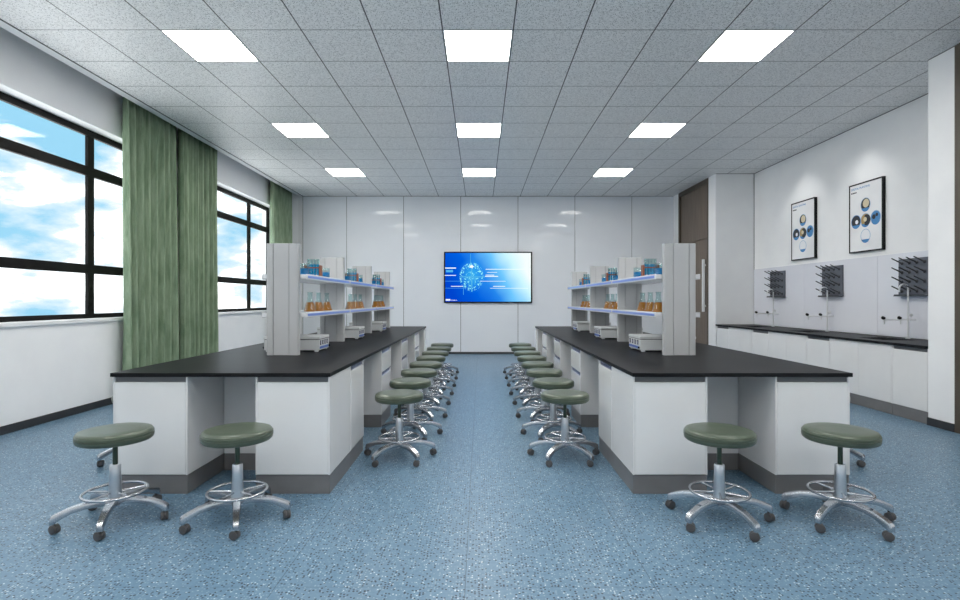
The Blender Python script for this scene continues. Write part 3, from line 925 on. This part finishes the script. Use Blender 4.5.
# globe of glowing dots
gx, gz, gr = px(315), pz(290), 0.255
for k in range(170):
    a = rs.uniform(0, 2 * PI); r = gr * (rs.uniform(0.78, 1.0) if k % 3 else rs.uniform(0.1, 0.8))
    s_ = rs.choice((0.005, 0.008, 0.012))
    x, z = gx + r * math.cos(a) * 0.98, gz + r * math.sin(a) * 1.18
    screen_rect(b, x - s_, x + s_, z - s_, z + s_)
for a0 in range(0, 360, 6):
    a = R(a0)
    if a0 % 18 < 12:
        x, z = gx + 0.262 * math.cos(a), gz + 0.305 * math.sin(a)
        screen_rect(b, x - 0.003, x + 0.003, z - 0.008, z + 0.008)
obj('screen_graphic', b, M['glow_cyan'], tv)
for x0, x1, y0, y1 in ((455, 850, 212, 218), (530, 650, 382, 388), (500, 880, 402, 406), (450, 580, 282, 290), (50, 160, 198, 208), (110, 230, 382, 388), (45, 160, 273, 279), (400, 655, 332, 336), (470, 570, 244, 248), (455, 540, 270, 276)):
    b = B(); screen_rect(b, px(x0), px(x1), pz(y1), pz(y0), -0.0534); obj('screen_line', b, M['glow_white'], tv)
b = B()
# bright spark at the head of the figure
cxs, czs = px(315), pz(188)
for rr, n in ((0.055, 10),):
    vs = [b.verts.new((cxs + rr * (1.1 if i % 2 == 0 else 0.65) * math.cos(2 * PI * i / n), -0.0536, czs + rr * 0.7 * (1.1 if i % 2 == 0 else 0.65) * math.sin(2 * PI * i / n))) for i in range(n)]
    b.faces.new(vs)
obj('screen_graphic', b, M['glow_white'], tv)
for x0, x1, y0, y1 in ((311, 323, 210, 440), (303, 307, 60, 210), (60, 130, 222, 245), (200, 450, 286, 296), (285, 292, 300, 400), (345, 352, 300, 370), (50, 300, 332, 335), (50, 240, 402, 405), (232, 236, 380, 470), (270, 360, 300, 306)):
    b = B(); screen_rect(b, px(x0), px(x1), pz(y1), pz(y0), -0.0533); obj('screen_line', b, M['glow_mid'], tv)
b = B(); screen_rect(b, px(58), px(103), pz(528), pz(512), -0.0534); obj('screen_mark', b, M['glow_white'], tv)
text('screen_lettering', 'ReleBook', 0.036, M['glow_white'], tv, (px(108), -0.0536, pz(528)), (PI / 2, 0, 0))

# ------------------------------------------------------------------ posters on the sink wall
def poster(y0, y1, label):
    w, h = (y1 - y0) / 2, 0.45
    t = thing('framed_poster', label, 'poster', (XR, (y0 + y1) / 2, 2.264), 0, 'framed posters above the sinks')
    f = 0.016; b = B()
    box(b, -0.04, -0.001, -w, w, -h, -h + f, 0.001, 1); box(b, -0.04, -0.001, -w, w, h - f, h, 0.001, 1)
    box(b, -0.04, -0.001, -w, -w + f, -h + f, h - f, 0.001, 1); box(b, -0.04, -0.001, w - f, w, -h + f, h - f, 0.001, 1)
    obj('frame', b, M['black'], t)
    b = B(); box(b, -0.034, -0.002, -w + f, w - f, -h + f, h - f); obj('printed_sheet', b, M['paper'], t)

    def disc(cy, cz, r, x, a0=0, a1=360, mat='print_white', sy=1.0):
        bb = B(); n = 24
        pts = [(cy + r * sy * math.cos(R(a0 + (a1 - a0) * k / n)), cz + r * math.sin(R(a0 + (a1 - a0) * k / n))) for k in range(n + (0 if a1 - a0 == 360 else 1))]
        vs = [bb.verts.new((x, p, q)) for p, q in pts]; bb.faces.new(vs)
        return obj('printed_picture', bb, M[mat], t)
    zc = -0.045
    sets = [(0, zc + 0.20, 'print_beige', 'print_dark'), (0, zc, 'print_ochre', 'print_dark'), (0, zc - 0.20, 'print_pale', 'print_white'),
            (0.17, zc, 'print_dark', 'print_beige'), (-0.175, zc + 0.01, 'print_blue', 'print_dark')]
    for cy, cz, m1, m2 in sets:
        disc(cy, cz, 0.088, -0.0342, mat='print_pale' if m1 != 'print_dark' else 'print_blue')
        disc(cy, cz + 0.002, 0.078, -0.0344, mat=m2 if m1 in ('print_beige', 'print_pale') else m1)
        disc(cy, cz - 0.012, 0.080, -0.0346, 205, 335, 'print_blue')
        if m1 == 'print_beige':
            disc(cy - 0.01, cz + 0.015, 0.055, -0.0348, mat='print_beige')
        elif m1 == 'print_ochre':
            disc(cy - 0.02, cz, 0.070, -0.0348, 60, 300, 'print_dark'); disc(cy + 0.005, cz + 0.01, 0.03, -0.035, mat='print_beige')
        elif m1 == 'print_dark':
            disc(cy - 0.015, cz - 0.005, 0.028, -0.0348, mat='print_white')
        elif m1 == 'print_blue':
            disc(cy + 0.03, cz + 0.01, 0.03, -0.0348, mat='print_dark'); disc(cy - 0.02, cz + 0.03, 0.022, -0.0348, mat='print_dark')
        else:
            disc(cy, cz + 0.01, 0.05, -0.0348, mat='print_white')
    text('printed_heading', 'DIGITAL PLANTING', 0.038, M['print_blue'], t, (-0.0347, w - f - 0.02, h - f - 0.06), (PI / 2, 0, -PI / 2))
    b = B()
    for k, (a, c) in enumerate(((0.0, 0.022), (0.027, 0.052), (0.057, 0.082), (0.087, 0.10))):
        yy = w - f - 0.02
        vs = [b.verts.new(v) for v in ((-0.0347, yy - a, h - f - 0.105), (-0.0347, yy - c, h - f - 0.105), (-0.0347, yy - c, h - f - 0.088), (-0.0347, yy - a, h - f - 0.088))]; b.faces.new(vs)
    obj('printed_line', b, M['print_dark'], t)
    return t


poster(6.484, 7.075, 'black-framed white poster above the sinks, the one nearer the camera')
poster(7.80, 8.39, 'black-framed white poster above the sinks, the one farther from the camera')

# ------------------------------------------------------------------ sink run
SY = [6.02, 7.42, 8.79]
SN = ['nearest the camera', 'middle of the three', 'farthest from the camera']
b = B()
x0, x1 = 4.268, XR - 0.001
hx0, hx1 = 4.45, 4.77
prev = 5.058
for y in SY:
    box(b, x0, x1, prev, y - 0.22, WB + 0.004, WT + 0.006)
    box(b, x0, hx0, y - 0.22, y + 0.22, WB + 0.004, WT + 0.006); box(b, hx1, x1, y - 0.22, y + 0.22, WB + 0.004, WT + 0.006)
    prev = y + 0.22
box(b, x0, x1, prev, 9.598, WB + 0.004, WT + 0.006)
bmesh.ops.remove_doubles(b, verts=b.verts[:], dist=1e-5)
tag(obj('worktop', b, M['top']), 'long black worktop with three sinks along the right wall', 'worktop')
for y, nm in zip(SY, SN):
    t = thing('sink_basin', 'black sink basin set in the wall worktop, ' + nm, 'sink', ((hx0 + hx1) / 2, y, WT - 0.2), 0, 'black sinks in the wall worktop')
    a, c = (hx1 - hx0) / 2 - 0.001, 0.219
    b = B(); k = 0.008; zt = 0.2
    box(b, -a, a, -c, c, 0, k); box(b, -a, -a + k, -c, c, k, zt); box(b, a - k, a, -c, c, k, zt)
    box(b, -a + k, a - k, -c, -c + k, k, zt); box(b, -a + k, a - k, c - k, c, k, zt)
    obj('bowl', b, M['basin'], t)
    b = B(); lathe(b, [(0, 0), (0.03, 0), (0.028, 0.004), (0, 0.004)], 20); obj('drain', b, M['chrome_soft'], t, smooth=True, loc=(0, 0, 0.0085))

BD = [5.062, 5.51, 6.49, 6.95, 7.87, 8.34, 9.13, 9.592]
for idx, n in enumerate((1, 2, 1, 2, 1, 2, 1)):
    ya, yb = BD[idx], BD[idx + 1]
    kind = 'door' if n == 1 else 'two_door'
    o_ = ['at the near end', 'under the nearest sink', 'third from the near end', 'under the middle sink', 'fifth from the near end', 'under the farthest sink', 'at the far end'][idx]
    cabinet('sink_cabinet' if n == 2 else 'base_cabinet', 'white %s cabinet along the sink wall, %s' % ('two-door' if n == 2 else 'single-door', o_), 'cabinet',
            (4.288, (ya + yb) / 2, 0), -PI / 2, yb - ya, XR - 4.288 - 0.004, kind, 'white cabinets along the sink wall', h=0.724)


def make_tap(label, loc):
    t = thing('laboratory_tap', label, 'tap', loc, 0, 'tall chrome taps at the sinks')
    b = B(); lathe(b, [(0, 0), (0.026, 0), (0.026, 0.006), (0.014, 0.012), (0, 0.012)], 20)
    obj('tap_base', b, M['tap'], t, smooth=True)
    b = B(); pts = [(0, 0, 0.01), (0, 0, 0.30), (0, 0, 0.57)]
    pts += [(-0.05 + 0.05 * math.cos(a), 0, 0.57 + 0.05 * math.sin(a)) for a in [PI * k / 10 for k in range(1, 11)]] + [(-0.10, 0, 0.53)]
    tube(b, pts, [0.013, 0.011] + [0.009] * (len(pts) - 2), 12); obj('gooseneck', b, M['tap'], t, smooth=True)
    b = B(); tube(b, [(-0.11 - 0.16, 0, 0.215), (0.085, 0, 0.215)], 0.007, 10); obj('side_arm', b, M['tap'], t, smooth=True)
    for x in (-0.27, -0.085):
        b = B(); tube(b, [(x, 0, 0.222), (x, 0, 0.212), (x, 0, 0.165)], [0.011, 0.010, 0.006], 10); sp = obj('side_spout', b, M['tap'], t, smooth=True)
        b = B(); tube(b, [(x, 0, 0.2225), (x - 0.005, 0, 0.232), (x - 0.024, 0, 0.242), (x - 0.034, 0, 0.243)], [0.012, 0.020, 0.018, 0.006], 12)
        o = obj('tap_knob', b, M['black'], sp, smooth=True)
    b = B(); tube(b, [(0, -0.008, 0.27), (0, -0.035, 0.27)], 0.007, 10)
    tube(b, [(0, -0.035, 0.27), (0, -0.05, 0.27)], [0.018, 0.016], 14); obj('lever', b, M['tap'], t, smooth=True)
    return t


tap0 = None
for y, nm in zip(SY, SN):
    lab = 'tall chrome gooseneck tap with black side knobs, %s' % nm
    if tap0 is None:
        tap0 = make_tap(lab, (4.868, y, WT + 0.0065))
    else:
        dup(tap0, (4.868, y, WT + 0.0065), 0, lab)


def make_peg_rack(label, loc):
    t = thing('drying_rack', label, 'drying rack', loc, 0, 'peg drying racks above the taps')
    W2 = 0.215
    b = B(); box(b, -0.022, -0.0005, -W2, W2, 0, 0.43, 0.003); obj('back_board', b, M['pegboard'], t)
    b = B(); box(b, -0.075, -0.0225, -W2 - 0.01, W2 + 0.01, -0.006, 0.004, 0.001, 1); box(b, -0.075, -0.071, -W2, W2, 0.004, 0.016); obj('drip_tray', b, M['peg'], t)
    for i in range(4):
        for j in range(4):
            y = -W2 + 0.06 + j * 0.105; z = 0.055 + i * 0.108
            b = B(); tube(b, [(-0.0225, y, z), (-0.026, y, z), (-0.034, y, z + 0.003)], [0.021, 0.021, 0.012], 12)
            tube(b, [(-0.03, y, z + 0.002), (-0.145, y, z + 0.058)], [0.0085, 0.0065], 8)
            obj('peg', b, M['peg'], t, smooth=True)
    return t


pr0 = None
for y, nm in zip((6.03, 7.43, 8.80), SN):
    lab = 'dark grey peg drying rack on the splash wall, %s' % nm
    if pr0 is None:
        pr0 = make_peg_rack(lab, (XR - 0.0125, y, 1.243))
    else:
        dup(pr0, (XR - 0.0125, y, 1.243), 0, lab)

# recessed wall-washing downlights above the posters
for y, nm in ((6.78, 'nearer'), (8.09, 'farther')):
    t = thing('downlight', 'small recessed ceiling spotlight above the %s framed poster' % nm, 'ceiling light', (4.42, y, CEIL), 0, 'small spotlights over the posters')
    b = B(); lathe(b, [(0.022, -0.001), (0.030, -0.002), (0.030, -0.0005), (0.022, -0.0005)], 24); obj('ring', b, M['lampframe'], t, smooth=True)
    l = bpy.data.lights.new('spot', 'SPOT'); l.energy = SPOT_W; l.spot_size = R(85); l.spot_blend = 1.0; l.shadow_soft_size = 0.05; l.color = (1, 0.98, 0.95)
    lo = bpy.data.objects.new('bulb', l); C.objects.link(lo); lo.parent = t; lo.location = (0, 0, -0.012)
    lo.rotation_euler = (Vector((0.35, 0, -1.0)).to_track_quat('-Z', 'Y')).to_euler()
